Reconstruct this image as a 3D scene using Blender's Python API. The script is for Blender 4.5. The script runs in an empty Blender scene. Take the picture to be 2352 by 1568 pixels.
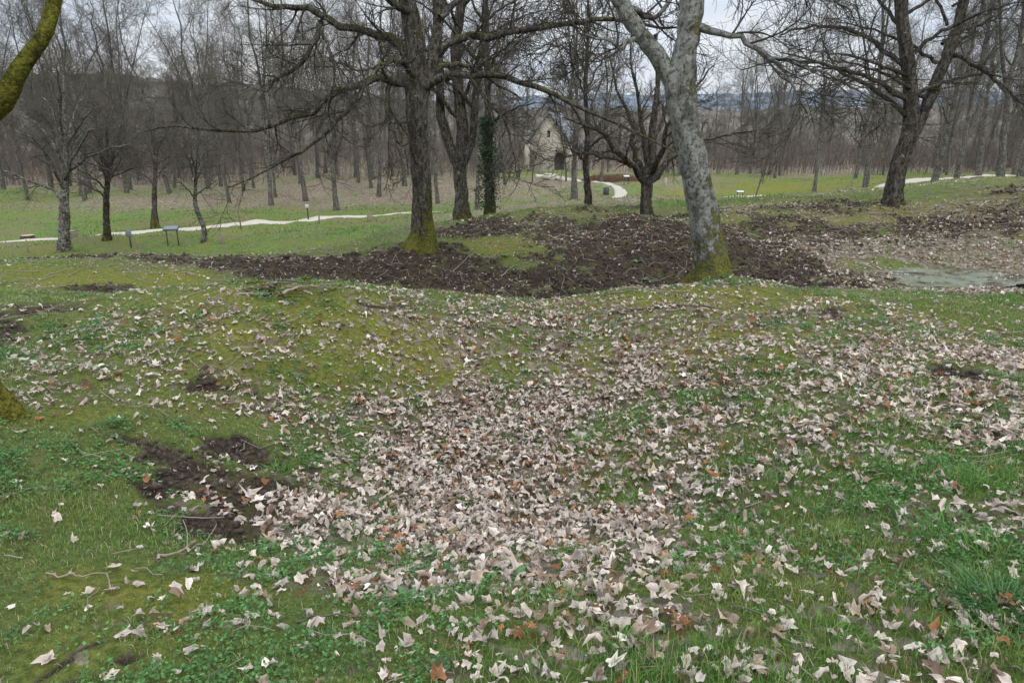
import bpy, math, bmesh
import numpy as np
from mathutils import Vector
RNG=np.random.default_rng(7)
scene=bpy.context.scene
COL=scene.collection
TH=math.radians(17.2); CS,SN=math.cos(TH),math.sin(TH); EYE=1.7
def S(px,py,y):
    a=(px-1176)/1568; b=(784-py)/1568; t=y/(CS+b*SN)
    return (a*t,y,EYE+t*(-SN+b*CS))
# ------------------------------------------------------------ noise
_T=np.random.default_rng(3).random((256,256))
def vn(x,y,s=0):
    x=np.asarray(x,float)+s*17.37; y=np.asarray(y,float)+s*9.71
    xi=np.floor(x).astype(int); yi=np.floor(y).astype(int)
    fx=x-xi; fy=y-yi; fx=fx*fx*(3-2*fx); fy=fy*fy*(3-2*fy)
    a=_T[xi&255,yi&255]; b=_T[(xi+1)&255,yi&255]; c=_T[xi&255,(yi+1)&255]; d=_T[(xi+1)&255,(yi+1)&255]
    return (a*(1-fx)+b*fx)*(1-fy)+(c*(1-fx)+d*fx)*fy
def fbm(x,y,s=0,o=4):
    v=0;am=.5;tot=0
    for i in range(o):
        v=v+am*vn(x*2**i,y*2**i,s+i*3); tot+=am; am*=.5
    return v/tot
def sst(a,b,x):
    t=np.clip((x-a)/(b-a),0,1); return t*t*(3-2*t)
# ------------------------------------------------------------ terrain
CP=[(0,0,0),(-2,0,0),(2,0,.03),(-5,0,.1),(5,0,.1),(0,-5,0),(-8,-5,0),(8,-5,0),(0,-20,0),(-25,-20,0),(25,-20,0),
 (-1.5,1.8,.06),(1.5,1.8,.08),(0,1.9,.02),(-.2,3.95,-.74),(-.9,3.6,-.5),(.7,3.6,-.5),(0,2.8,-.32),
 (-2.6,3.2,.0),(-1.7,3.6,-.2),(-3.0,3.8,-.02),(2.6,3.2,.06),(1.9,4.2,-.12),(2.5,5,-.1),(4.2,5,-.12),(2,6.5,-.16),(4.8,6.5,-.28),
 (-2.2,5.5,.08),(-3.8,5.6,-.02),(-.2,6.0,-.5),(-1.9,6.7,.17),(1.5,7.6,-.14),(3.2,5.8,-.04),
 (-8,10.5,-.42),(-4.6,9.8,-.85),(-2,9.8,-1.05),(-12,17.5,-1.55),(-8.5,17.5,-1.6),(-5.5,18,-1.5),(-3.5,18,-1.0),
 (.3,10.2,-1.35),(2.2,10.4,-1.35),(-1,10.2,-1.2),
 (7.6,11.5,-.80),(6.7,11.4,-.75),(8.8,11.4,-.75),(7.6,12.3,-.75),(7.6,10.9,-.73),
 (-50,10,-1.2),(-60,50,-2.2),(50,10,.6),(60,50,-1),(0,90,-2),(-30,85,-2.1),(40,85,-1.9),(0,60,-1.9),(10,60,-1.8),
 (12,24,-.6),(15,25,-.3),(20,22,.45),(25,32,-.3),(1.5,34,-1.85),(4.5,34.5,-1.8),(8,37,-1.85)]
for q in [(300,665,7.4),(620,658,7.6),(800,668,7.9),(1000,690,8.3),(1180,692,8.4),(1400,674,8.6),(1635,655,9.4),(2000,688,8.4),(2350,702,8.1),
 (600,600,12.5),(300,590,12.5),(850,590,13.2),(50,600,13),(965,568,13),(1330,478,17),(1230,484,17),(1100,503,16.5),(1485,497,17.2),(1300,556,14),(1500,596,12.8),(1100,610,12.6),(1300,640,11.8),(1000,640,11.6),(850,640,11.6),
 (1000,520,18.5),(1100,514,20),(900,535,17.5),
 (1700,552,13.5),(1800,474,16.5),(1650,486,16.5),(2050,472,16),(2350,412,17),(2352,545,13.4),(2150,556,13.6),(2250,450,15.8),
 (145,580,19.6),(245,550,21),(465,555,21.5),(300,565,20.5),(395,560,21),(0,562,24),(300,540,25),(600,510,28),(900,494,31),(1010,487,31.5),(1130,484,33),
 (700,560,19),(560,555,20),(800,520,25),
 (1400,442,40),(1340,416,47),(1250,404,54),(1290,460,26),(1400,452,26),(1560,453,27),(1700,452,38),(1850,452,39),(1950,415,42),(2150,412,44),(1800,425,43),
 (100,480,36),(400,455,40),(700,450,40),(950,440,42),(30,515,30),(500,490,33),(1060,500,17.6)]:
    CP.append(S(*q))
CP=np.array(CP,float)
def _phi(r2): return r2*np.log(r2+1e-9)*.5
_N=len(CP)
_d=((CP[:,None,:2]-CP[None,:,:2])**2).sum(2)
_A=np.zeros((_N+3,_N+3)); _A[:_N,:_N]=_phi(_d)+np.eye(_N)*0.06
_A[:_N,_N]=1; _A[:_N,_N+1:]=CP[:,:2]; _A[_N:,:_N]=_A[:_N,_N:].T
_w=np.linalg.solve(_A,np.concatenate([CP[:,2],np.zeros(3)]))
def tps(x,y):
    x=np.asarray(x,float).ravel(); y=np.asarray(y,float).ravel(); out=np.empty_like(x)
    for i in range(0,len(x),40000):
        xx=x[i:i+40000,None]; yy=y[i:i+40000,None]
        r2=(xx-CP[None,:,0])**2+(yy-CP[None,:,1])**2
        out[i:i+40000]=_phi(r2)@_w[:_N]+_w[_N]+_w[_N+1]*xx[:,0]+_w[_N+2]*yy[:,0]
    return out
def G0(px,py):
    ys=np.concatenate([np.linspace(1.2,20,900),np.linspace(20,60,500)])
    p=np.array([S(px,py,y) for y in ys]); h=tps(p[:,0],p[:,1])
    k=np.argmax(h>p[:,2]); return p[k,0],p[k,1]
def blob(x,y,L):
    v=np.zeros_like(x)
    for (cx,cy,rx,ry,s) in L:
        q=((x-cx)/rx)**2+((y-cy)/ry)**2
        v=np.maximum(v,s*np.exp(-q*q*.35-.35*q))
    return v
def BL(items): 
    return [(*G0(a,b),rx,ry,s) for (a,b,rx,ry,s) in items]
MUD=BL([(500,1090,.38,.38,1.35),(610,1020,.35,.15,1.1),(340,1030,.3,.16,.75),(490,1180,.22,.18,1.2),(590,1120,.2,.15,1),
 (480,862,.3,.2,.7),(1855,706,.3,.18,.9),(2185,868,.35,.2,.75),(210,1535,.13,.05,.8),(60,720,.7,.5,.75),(100,690,.8,.35,.75),(20,780,.3,.4,.8),(250,665,.8,.5,.7),
 (2310,700,.5,.3,.6),(1310,770,.3,.2,.6),(860,1160,.2,.15,.55),(1300,1190,.25,.15,.6),(1600,960,.3,.2,.55),(2200,930,.3,.2,.5)])
MUD+=[(2.6,13.2,2.2,2.8,1.05),(3.6,12.6,1.9,2.3,1.1),(1.6,11.8,2.2,1.0,1),(-3.6,12.6,3.3,1.1,1),(-6.5,12.6,2.6,.8,.85),(-9.5,13,2.,.6,.55),(-1.4,11.9,2.4,1.0,.95),(.6,15.4,2.4,1.2,.65),(-.7,15.8,1.4,1.6,.75),(6.0,14.4,1.9,1.5,.72),(9,14.4,2.8,1.2,.66),(7.2,16.4,2.4,1.2,.6),(3.6,16.4,2.,1.2,.72),(5.2,11,1.4,1.2,.68),(11.5,15.6,1.6,1,.55),(1.5,20,4,1.6,.55),(4,22,4,2,.45)]
LIT=BL([(1100,1100,1.05,1.05,1),(900,1230,1.05,.45,.95),(1300,1220,.95,.42,.95),(1150,1330,1.05,.32,.8),(1400,1400,.55,.3,.68),(1420,1300,.65,.3,.78),(700,1290,.5,.2,.45),
 (1150,960,1.0,.7,.88),(900,1000,.9,.5,.68),(1300,860,1.5,.9,.7),(1100,800,1.5,.9,.62),(1500,900,1.3,.7,.65),(1850,900,1.9,.75,.6),(2200,930,1.7,.7,.62),(2340,990,.7,.4,.65),
 (1700,740,2.4,.8,.56),(1250,730,1.7,.7,.62),(2100,800,1.9,.9,.58),(1500,1100,.9,.8,.6),(700,900,.9,.4,.52),(380,1440,.35,.2,.5),(2200,1450,.9,.4,.47),(1500,1500,1.2,.3,.47),(500,760,1.8,.9,.38),(250,850,1.0,.7,.36),(1000,720,1.1,.6,.58),(1900,1250,1.1,.5,.42),(2300,1180,.4,.2,.55),(1750,1060,1.1,.7,.5)])
LIT+=[(7.6,13.3,3.0,.9,1),(9.5,12.6,2,1.1,.95),(5.7,11.4,1.0,1.6,.78),(9.5,14.6,2.4,1.2,.72),(7.6,9.9,2.2,.7,.75),(0,11.5,2,1,.48),(3,11,2.5,.9,.55),(2,15,3,2,.5),(-4,12.3,4,1.4,.44),(-8,41,13,6,.95),(-18,38,9,4,.8),(6,16,2.8,1.4,.55),(-6,46,18,6,1),(3,25,7,4,.8),(10,20,4,2.5,.5)]
MOS=BL([(800,730,1.0,.7,.9),(600,760,1.2,.8,.7),(950,830,.7,.5,.6),(150,640,2.2,.9,.9),(350,640,1.2,.5,.7),(1650,790,1.1,.5,.7),(1850,820,.8,.4,.7),(1450,685,1,.4,.8),(330,1370,.3,.15,1),(480,1330,.3,.12,.7),(200,1500,.3,.12,.5),(1900,700,1.3,.4,.7),(2000,490,1.6,.8,.9),(1650,665,.6,.4,1),(650,690,1.6,.5,.8),(120,960,.5,.25,.7),(1270,1110,.13,.1,.8),(1500,1110,.2,.12,.6)])
MOS+=[(-1.7,13,.7,.6,.9),(.5,14,1.6,.9,.7),(1.2,16.5,2,.6,.5),(5.5,15.8,2,.7,.6),(15,42,5,3,.8),(22,42,5,3,.6)]
def warp(x,y,s=0):
    return x+(fbm(x*1.6,y*1.6,40+s)-.5)*1.1*sst(0,8,y)+(fbm(x*5,y*5,50+s,3)-.5)*.4, y+(fbm(x*1.6,y*1.6,60+s)-.5)*1.1*sst(0,8,y)+(fbm(x*5,y*5,70+s,3)-.5)*.4
def masks(x,y):
    wx,wy=warp(x,y)
    mud=blob(wx,wy,MUD); n=fbm(x*2.2,y*2.2,5)*.55+fbm(x*9,y*9,6,3)*.45
    mud=sst(.22,.8,mud*(.08+1.75*n))
    wx,wy=warp(x,y,9)
    lit=blob(wx,wy,LIT)*(.35+1.3*fbm(x*2.6,y*2.6,11))
    lit=np.clip(lit,0,1)
    mos=blob(wx,wy,MOS)*(.5+fbm(x*1.5,y*1.5,21))+.4*sst(.55,.75,fbm(x*.8,y*.8,31))*sst(3.5,6,y)
    mos=np.clip(mos,0,1)*(1-mud)
    return mud,lit,mos
def terr(x,y,mud=None):
    sh=np.shape(x); x=np.asarray(x,float).ravel(); y=np.asarray(y,float).ravel()
    z=tps(x,y)
    r=np.hypot(x,y-20); w=sst(45,80,r)
    z=z*(1-w)+(-2.0+(fbm(x*.03,y*.03,2)-.5)*.8)*w
    d=np.hypot(x,y)
    z+= (fbm(x*.9,y*.9,1)-.5)*.22*sst(0,6,d)+(fbm(x*.35,y*.35,4)-.5)*(.22*sst(16,30,d)+.6*sst(33,42,d))
    z+= (fbm(x*5,y*5,8,3)-.5)*.06
    if mud is None: mud=masks(x,y)[0]
    m=mud.ravel()
    z+= m*((fbm(x*7,y*7,13,4)-.5)*(.17+.08*sst(8,12,y))-.03)
    far=sst(300,900,d); z-=far*3
    return z.reshape(sh)
def t1(x,y): return float(terr(np.array([x]),np.array([y]))[0])
# ------------------------------------------------------------ mesh helpers
def mk(name,V,Fs,mat=None,smooth=False,cols=None,parent=None,loc=None):
    me=bpy.data.meshes.new(name)
    V=np.asarray(V,np.float32); me.vertices.add(len(V)); me.vertices.foreach_set('co',V.ravel())
    if not isinstance(Fs,list): Fs=[Fs]
    Fs=[np.asarray(f,np.int32) for f in Fs if len(f)]
    nl=sum(f.size for f in Fs); npoly=sum(len(f) for f in Fs)
    me.loops.add(nl); me.loops.foreach_set('vertex_index',np.concatenate([f.ravel() for f in Fs]))
    st=[];o=0
    for f in Fs:
        st.append(o+np.arange(len(f))*f.shape[1]); o+=f.size
    me.polygons.add(npoly); me.polygons.foreach_set('loop_start',np.concatenate(st).astype(np.int32))
    if smooth: me.polygons.foreach_set('use_smooth',np.ones(npoly,bool))
    me.update(calc_edges=True)
    if cols:
        for k,c in cols.items():
            a=me.attributes.new(k,'FLOAT_COLOR','POINT'); c=np.asarray(c,np.float32)
            if c.shape[1]==3: c=np.concatenate([c,np.ones((len(c),1),np.float32)],1)
            a.data.foreach_set('color',c.ravel())
    if mat: me.materials.append(mat)
    ob=bpy.data.objects.new(name,me); COL.objects.link(ob)
    if parent: ob.parent=parent
    if loc is not None: ob.location=loc
    return ob
def empty(name,loc,label,cat,group=None):
    e=bpy.data.objects.new(name,None); e.empty_display_size=.2; e.location=loc; COL.objects.link(e)
    e["label"]=label; e["category"]=cat
    if group: e["group"]=group
    return e
def nrm(v): return v/(np.linalg.norm(v,axis=-1,keepdims=True)+1e-9)
def tube(P,R,k,rough=0,seed=0):
    P=np.asarray(P,float); R=np.asarray(R,float); B,n,_=P.shape
    T=nrm(np.gradient(P,axis=1)); mean=nrm(P[:,-1]-P[:,0])
    ax=np.eye(3)[np.argmin(np.abs(mean),axis=1)]
    ref=np.cross(mean,ax)[:,None,:]
    U=nrm(np.cross(T,np.broadcast_to(ref,T.shape))); W=np.cross(T,U)
    th=np.arange(k)/k*2*np.pi
    rr=R[:,:,None]*np.ones(k)
    if rough:
        s=np.cumsum(np.linalg.norm(np.diff(P,axis=1,prepend=P[:,:1]),axis=2),1)[:,:,None]*np.ones(k)
        thb=th[None,None,:]+0*s
        nz=vn(np.cos(thb)*2.2+20,s*1.6+np.sin(thb)*2.2+20,seed)-.5+.5*(vn(np.cos(thb)*6+20,s*5+np.sin(thb)*6+20,seed+5)-.5)
        rr=rr*(1+rough*nz)
    V=P[:,:,None,:]+rr[...,None]*(np.cos(th)[None,None,:,None]*U[:,:,None,:]+np.sin(th)[None,None,:,None]*W[:,:,None,:])
    idx=np.arange(B*n*k).reshape(B,n,k); a=idx[:,:-1,:]; b=idx[:,1:,:]
    F=np.stack([a,np.roll(a,-1,2),np.roll(b,-1,2),b],-1).reshape(-1,4)
    return V.reshape(-1,3),F
def merge(parts):
    Vs=[];Fs={};o=0
    for V,F in parts:
        Vs.append(V); Fs.setdefault(F.shape[1],[]).append(F+o); o+=len(V)
    return np.concatenate(Vs),[np.concatenate(f) for f in Fs.values()]
def resamp(pts,n):
    pts=np.asarray(pts,float); m=len(pts)
    u=np.linspace(0,m-1,n); i=np.minimum(u.astype(int),m-2); f=(u-i)[:,None]
    g=lambda j: pts[np.clip(j,0,m-1)]
    p0,p1,p2,p3=g(i-1),g(i),g(i+1),g(i+2)
    return .5*((2*p1)+(p2-p0)*f+(2*p0-5*p1+4*p2-p3)*f*f+(3*p1-p0-3*p2+p3)*f**3)
def grow(P,R,m,t0,t1_,ang,L,n,rf,rtip,trop,wig,rng,rmax=9):
    B,k,_=P.shape; M=B*m
    pi=np.repeat(np.arange(B),m); t=t0+(t1_-t0)*((np.tile(np.arange(m),B)+rng.random(M))/m)
    u=t*(k-1); i=np.minimum(u.astype(int),k-2); f=(u-i)[:,None]
    p=P[pi,i]*(1-f)+P[pi,i+1]*f; T=nrm(P[pi,i+1]-P[pi,i]); r=R[pi,i]*(1-f[:,0])+R[pi,i+1]*f[:,0]
    q=nrm(np.cross(T,rng.normal(size=(M,3)))); a=np.radians(rng.uniform(ang[0],ang[1],M))[:,None]
    d=nrm(T*np.cos(a)+q*np.sin(a)); ln=rng.uniform(L[0],L[1],M)*(1-.45*t)
    out=[p]; w=np.zeros((M,3))
    for s in range(n-1):
        w=.6*w+wig*rng.normal(size=(M,3))
        d=nrm(d+w+np.array([0,0,trop])); p=p+d*(ln/(n-1))[:,None]; out.append(p)
    r0=np.minimum(np.maximum(r*rf,rtip*1.3),rmax)
    RR=r0[:,None]+(rtip-r0)[:,None]*np.linspace(0,1,n)[None,:]**.8
    return np.stack(out,1),RR
# ------------------------------------------------------------ materials
class NT:
    def __init__(s,name):
        s.m=bpy.data.materials.new(name); s.m.use_nodes=True; s.t=s.m.node_tree; s.n=s.t.nodes; s.n.clear(); s.l=s.t.links
        s.out=s.n.new('ShaderNodeOutputMaterial')
    def a(s,typ,ins=None,**kw):
        x=s.n.new(typ)
        for k,v in kw.items(): setattr(x,k,v)
        if ins:
            for k,v in ins.items():
                if hasattr(v,'is_output'): s.l.new(v,x.inputs[k])
                else: x.inputs[k].default_value=v
        return x
    def math(s,op,a,b=0.,c=None,clamp=False):
        x=s.a('ShaderNodeMath',{0:a,1:b},operation=op,use_clamp=clamp)
        if c is not None: x.inputs[2].default_value=c
        return x.outputs[0]
    def mix(s,f,a,b,bt='MIX'):
        x=s.a('ShaderNodeMix',data_type='RGBA',blend_type=bt)
        for i,v in ((0,f),(6,a),(7,b)):
            if hasattr(v,'is_output'): s.l.new(v,x.inputs[i])
            else: x.inputs[i].default_value=v if i==0 else (*v,1)
        return x.outputs[2]
    def noise(s,vec,scale,detail=4,rough=.6,dist=0):
        return s.a('ShaderNodeTexNoise',{'Vector':vec,'Scale':scale,'Detail':detail,'Roughness':rough,'Distortion':dist}).outputs[0]
    def ramp(s,f,a,b):
        return s.a('ShaderNodeMapRange',{0:f,1:a,2:b},clamp=True,interpolation_type='SMOOTHSTEP').outputs[0]
    def bsdf(s,col,rough=.8,bump=None,bstr=.5,bdist=.02,spec=.3,metal=0):
        b=s.a('ShaderNodeBsdfPrincipled'); 
        if hasattr(col,'is_output'): s.l.new(col,b.inputs['Base Color'])
        else: b.inputs['Base Color'].default_value=(*col,1)
        if hasattr(rough,'is_output'): s.l.new(rough,b.inputs['Roughness'])
        else: b.inputs['Roughness'].default_value=rough
        b.inputs['Specular IOR Level'].default_value=spec; b.inputs['Metallic'].default_value=metal
        if bump is not None:
            bp=s.a('ShaderNodeBump',{'Height':bump,'Strength':bstr,'Distance':bdist}); s.l.new(bp.outputs[0],b.inputs['Normal'])
        s.l.new(b.outputs[0],s.out.inputs[0]); return s.m
def bark(name,dark,light,lich,moss_top,moss_base,mossc=(.15,.15,.028),const=0.,bh=1.4,sidew=.2):
    N=NT(name); oc=N.a('ShaderNodeTexCoord').outputs['Object']
    mp=N.a('ShaderNodeMapping',{0:oc,3:(1,1,.3)}).outputs[0]
    n1=N.noise(mp,24,6,.75); n2=N.noise(oc,13,6,.75,1.); n3=N.noise(oc,9,9,.8); n4=N.noise(oc,2.2,4,.6)
    c=N.mix(N.ramp(n1,.38,.64),dark,light)
    l=N.math('MULTIPLY',N.ramp(n2,.62-lich*.16,.70-lich*.14),.75)
    c=N.mix(l,c,N.mix(N.noise(oc,40,4,.7),(.15,.16,.15),(.50,.52,.48)))
    c=N.mix(N.math('MULTIPLY',N.ramp(N.noise(oc,2.6,6,.75),.5,.62),.7),c,dark)
    if moss_top+moss_base>0:
        g=N.a('ShaderNodeNewGeometry'); sp=N.a('ShaderNodeSeparateXYZ',{0:g.outputs['Normal']}); nz=sp.outputs[2]
        z=N.a('ShaderNodeSeparateXYZ',{0:oc}).outputs[2]
        base=N.math('MULTIPLY',N.ramp(z,bh,0.),moss_base)
        side=N.math('MULTIPLY',sp.outputs[0],sidew)
        nn_=N.math('ADD',N.math('MULTIPLY',N.math('SUBTRACT',n3,.5),3.2),N.math('MULTIPLY',N.math('SUBTRACT',n4,.5),1.8))
        f=N.math('ADD',N.math('ADD',N.math('MULTIPLY',nz,moss_top*.6),base),N.math('ADD',nn_,side))
        f=N.ramp(f,.3-const,.75-const)
        mc=N.mix(N.ramp(N.noise(oc,38,5,.75),.3,.7),tuple(x*.25 for x in mossc),tuple(x*1.6 for x in mossc))
        c=N.mix(N.math('MULTIPLY',f,.9),c,mc)
        n1=N.math('ADD',n1,N.math('MULTIPLY',N.noise(oc,60,3,.7),f))
    return N.bsdf(c,.95,n1,1.,.06,.06)
M_BARK=bark('bark_mossy',(.022,.019,.016),(.15,.135,.115),.35,1.15,.85)
M_BARKL=bark('bark_lichen',(.055,.05,.044),(.25,.235,.215),1.15,.3,1.35,(.17,.165,.028),bh=1.25,sidew=.35)
M_MOSSY=bark('bark_heavy_moss',(.05,.045,.025),(.14,.12,.07),.1,.4,.2,(.165,.16,.026),.75)
M_BARKD=bark('bark_dark',(.025,.021,.018),(.125,.112,.095),.3,.5,.35)
M_TWIG=bark('twig_dark',(.045,.04,.034),(.13,.115,.098),.2,.5,.0,(.10,.10,.03))
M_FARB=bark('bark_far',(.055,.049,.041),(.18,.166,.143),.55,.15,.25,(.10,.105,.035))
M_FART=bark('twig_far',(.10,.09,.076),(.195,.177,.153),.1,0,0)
M_THK=bark('thicket',(.105,.09,.076),(.21,.18,.154),.0,0,0)  # pale tone puts a little distance haze into the far woods' colour
def vcol(name,trans=.25,rough=.7,spec=.25):
    N=NT(name); c=N.a('ShaderNodeAttribute',attribute_name='col').outputs['Color']
    N.bsdf(c,rough,spec=spec); b=[x for x in N.n if x.type=='BSDF_PRINCIPLED'][0]
    t=N.a('ShaderNodeBsdfTranslucent',{'Color':c}); mx=N.a('ShaderNodeMixShader',{0:trans,1:b.outputs[0],2:t.outputs[0]})
    N.l.new(mx.outputs[0],N.out.inputs[0]); return N.m
M_GRASS=vcol('grass_blade',.35,.6,.2); M_LEAF=vcol('dry_leaf',.15,.85,.12); M_HERB=vcol('herb_leaf',.3,.6,.2)
def plain(name,c,rough=.7,ns=20,var=.35,bs=.4,spec=.3,metal=0):
    N=NT(name); oc=N.a('ShaderNodeTexCoord').outputs['Object']; n=N.noise(oc,ns,5,.65)
    col=N.mix(n,tuple(x*(1-var) for x in c),tuple(x*(1+var) for x in c))
    return N.bsdf(col,rough,n,bs,.01,spec,metal)
def ground_mat():
    N=NT('ground'); g=N.a('ShaderNodeNewGeometry').outputs['Position']
    at0=N.a('ShaderNodeAttribute',attribute_name='mask'); at=at0.outputs['Color']; sp=N.a('ShaderNodeSeparateColor',{0:at})
    mud,lit,mos=sp.outputs[0],sp.outputs[1],sp.outputs[2]; far=at0.outputs['Alpha']
    n1=N.noise(g,2.5,6,.7); n2=N.noise(g,28,5,.75); n3=N.noise(g,110,3,.7); n4=N.noise(g,.3,5,.65); n5=N.noise(g,7,4,.7)
    gr=N.mix(N.ramp(n2,.3,.7),(.055,.08,.024),(.15,.19,.048))
    gr=N.mix(N.math('MULTIPLY',N.ramp(n1,.5,.7),.5),gr,(.155,.125,.065))
    gf=N.mix(N.ramp(n5,.3,.7),(.06,.115,.025),(.14,.21,.052)); gf=N.mix(N.ramp(n4,.42,.58),gf,(.14,.145,.058))
    gf=N.mix(N.math('MULTIPLY',N.ramp(n1,.45,.62),.55),gf,(.145,.12,.08))
    gr=N.mix(far,gr,gf)
    mo=N.mix(N.ramp(n2,.3,.7),(.09,.10,.018),(.235,.225,.042)); gr=N.mix(N.math('MULTIPLY',mos,.85),gr,mo)
    vo=N.a('ShaderNodeTexVoronoi',{'Vector':g,'Scale':17.,'Randomness':1.}); vc=N.a('ShaderNodeSeparateColor',{0:vo.outputs['Color']})
    lc=N.mix(vc.outputs[0],(.08,.06,.048),(.32,.265,.225)); lc=N.mix(N.ramp(vc.outputs[1],.85,.9),lc,(.17,.085,.045))
    lf=N.math('MULTIPLY',N.ramp(N.math('ADD',N.math('ADD',lit,N.math('MULTIPLY',N.math('SUBTRACT',vc.outputs[2],.5),.6)),N.math('MULTIPLY',N.math('SUBTRACT',n5,.5),.8)),.42,.65),.8)
    gr=N.mix(lf,gr,lc)
    mc=N.mix(N.ramp(n2,.35,.66),(.014,.010,.008),(.075,.056,.043)); mc=N.mix(N.math('MULTIPLY',N.ramp(n3,.52,.7),.6),mc,(.18,.148,.12))
    mc=N.mix(N.math('MULTIPLY',N.ramp(n1,.49,.62),.65),mc,(.09,.092,.034))
    mf=N.ramp(N.math('ADD',mud,N.math('MULTIPLY',N.math('SUBTRACT',N.math('ADD',N.math('MULTIPLY',n5,.6),N.math('MULTIPLY',n2,.4)),.5),1.8)),.22,.78)
    c=N.mix(mf,gr,mc)
    h=N.math('ADD',N.math('MULTIPLY',n2,.7),N.math('MULTIPLY',n3,.3))
    return N.bsdf(c,.95,h,1.,.07,.08)
M_GROUND=ground_mat()
# ------------------------------------------------------------ ground sheet
def axis(lo,hi,u0,u1,st,gr):
    a=list(np.arange(u0,u1,st)); s=st; v=u1; up=[]
    while v<hi: up.append(v); s*=gr; v+=s
    up.append(hi); s=st; v=u0; dn=[]
    while v>lo: s*=gr; v-=s; dn.append(v)
    return np.array(dn[::-1]+a+up)
xs=axis(-900,900,-5,5,.045,1.022); ys=axis(-60,1000,1,14,.045,1.022)
X,Y=np.meshgrid(xs,ys); nx,ny=len(xs),len(ys)
mud,lit,mos=masks(X,Y); Z=terr(X,Y,mud)
idx=np.arange(nx*ny).reshape(ny,nx)
F=np.stack([idx[:-1,:-1],idx[:-1,1:],idx[1:,1:],idx[1:,:-1]],-1).reshape(-1,4)
far=sst(9,22,np.hypot(X,Y))
wood=sst(44,60,Y+(fbm(X*.1,Y*.1,3)-.5)*24)*np.maximum(sst(-2,8,np.abs(X-5)-4),sst(60,68,Y))
lit2=np.maximum(lit,wood)
g=mk('ground',np.stack([X.ravel(),Y.ravel(),Z.ravel()],1),F,M_GROUND,True,{'mask':np.stack([mud.ravel(),lit2.ravel(),mos.ravel(),far.ravel()],1)})
g["kind"]="structure"; g["label"]="grassy cratered ground with moss, mud and dead leaves"; g["category"]="ground"
def samp(y0,y1,dens,mx=.86,pad=1.2):
    wid=lambda y: 2*(mx*y+pad)
    A=(wid(y0)+wid(y1))/2*(y1-y0); n=int(A*dens)
    y=y0+(y1-y0)*RNG.random(int(n*1.6)); keep=RNG.random(len(y))<wid(y)/wid(y1); y=y[keep][:n]
    x=(RNG.random(len(y))*2-1)*(mx*y+pad); return x,y
def polyd(x,y,pts):
    d=np.full(x.shape,1e9)
    for a,b in zip(pts[:-1],pts[1:]):
        a=np.array(a[:2]);b=np.array(b[:2]);ab=b-a
        t=np.clip(((x-a[0])*ab[0]+(y-a[1])*ab[1])/(ab@ab),0,1)
        d=np.minimum(d,np.hypot(x-a[0]-t*ab[0],y-a[1]-t*ab[1]))
    return d
PATH1=resamp([(-42,19,0),(-28,21.3,0),(-18.2,24,0),(-14,25.2,0),(-10,27.6,0),(-5.6,30.4,0),(-1.5,32.6,0),(2.4,34.4,0),(5.8,36,0),(10.5,38,0),(15.5,38.4,0),(20,37.5,0),(26,38,0),(36,41,0)],120)
PATH2=resamp([(5.4,36.0,0),(6.2,40,0),(5.4,45,0),(3.4,50,0),(2.2,56,0),(2.8,60,0)],50)
# ------------------------------------------------------------ grass
GV=[];GC=[];GF=[];off=0
def blades(x,y,h,w,base,tip):
    global off
    n=len(x); z=terr(x,y)-.006; yaw=RNG.random(n)*2*np.pi; ld=RNG.random(n)*2*np.pi; lean=RNG.random(n)**1.2*1.1*h
    wx=np.cos(yaw)*w/2; wy=np.sin(yaw)*w/2; lx=np.cos(ld)*lean; ly=np.sin(ld)*lean
    p=np.stack([x,y,z],1); W=np.stack([wx,wy,0*wx],1); 
    m=p+np.stack([lx*.35,ly*.35,h*.6],1); t=p+np.stack([lx,ly,h*(1-.35*(lean/h)**2)],1)
    V=np.stack([p-W,p+W,m-W*.75,m+W*.75,t],1).reshape(-1,3)
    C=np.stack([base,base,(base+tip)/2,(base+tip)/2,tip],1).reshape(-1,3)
    o=off+np.arange(n)[:,None]*5
    f=np.concatenate([o+np.array([0,1,3]),o+np.array([0,3,2]),o+np.array([2,3,4])])
    GV.append(V);GC.append(C);GF.append(f);off+=n*5
for (y0,y1,dn,w,hh) in [(1.1,3.2,10500,.0029,.040),(3.2,6,6400,.0037,.036),(6,10,2600,.0055,.032),(10,20,450,.010,.045),(20,46,75,.024,.06)]:
    x,y=samp(y0,y1,dn); mu,li,mo=masks(x,y)
    cl=fbm(x*3,y*3,77); lush=fbm(x*.6,y*.6,88)+ .10*sst(.2,3,x)*(y<4)
    pr=(1-mu)*(1-.9*np.clip(li*1.15,0,1))*(.32+1.05*sst(.3,.65,cl))*(1-.35*mo)
    if y0>=20:
        pr*= (polyd(x,y,PATH1)>.8)*(polyd(x,y,PATH2)>.8)
    if y0<20: pr*=~((x>6)&(x<9.4)&(y>10.7)&(y<12.5))
    k=RNG.random(len(x))<pr; x,y,cl,lush,mo=x[k],y[k],cl[k],lush[k],mo[k]; n=len(x)
    h=hh*(.45+.9*RNG.random(n))*(.6+.9*sst(.4,.65,lush))*(1-.6*mo)*(1+.5*sst(.6,.75,cl))
    A=np.array([.13,.265,.05]);B=np.array([.225,.275,.068]);D=np.array([.42,.37,.21]); C0=np.array([.075,.175,.05])
    f=sst(.34,.66,fbm(x*1.1,y*1.1,99))[:,None]; c=A*(1-f)+B*f
    c=c*(1-.6*mo[:,None])+np.array([.26,.245,.045])*.6*mo[:,None]
    dry=(RNG.random(n)<.12+.18*(1-sst(.4,.6,lush)))[:,None]; c=np.where(dry,D,c)
    blu=(RNG.random(n)<.24)[:,None]; c=np.where(blu&~dry,C0*1.2,c)
    c=c*(.65+.6*RNG.random((n,1)))
    blades(x,y,h,w*(.7+.6*RNG.random(n)),c*.6,c*1.15)
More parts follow.
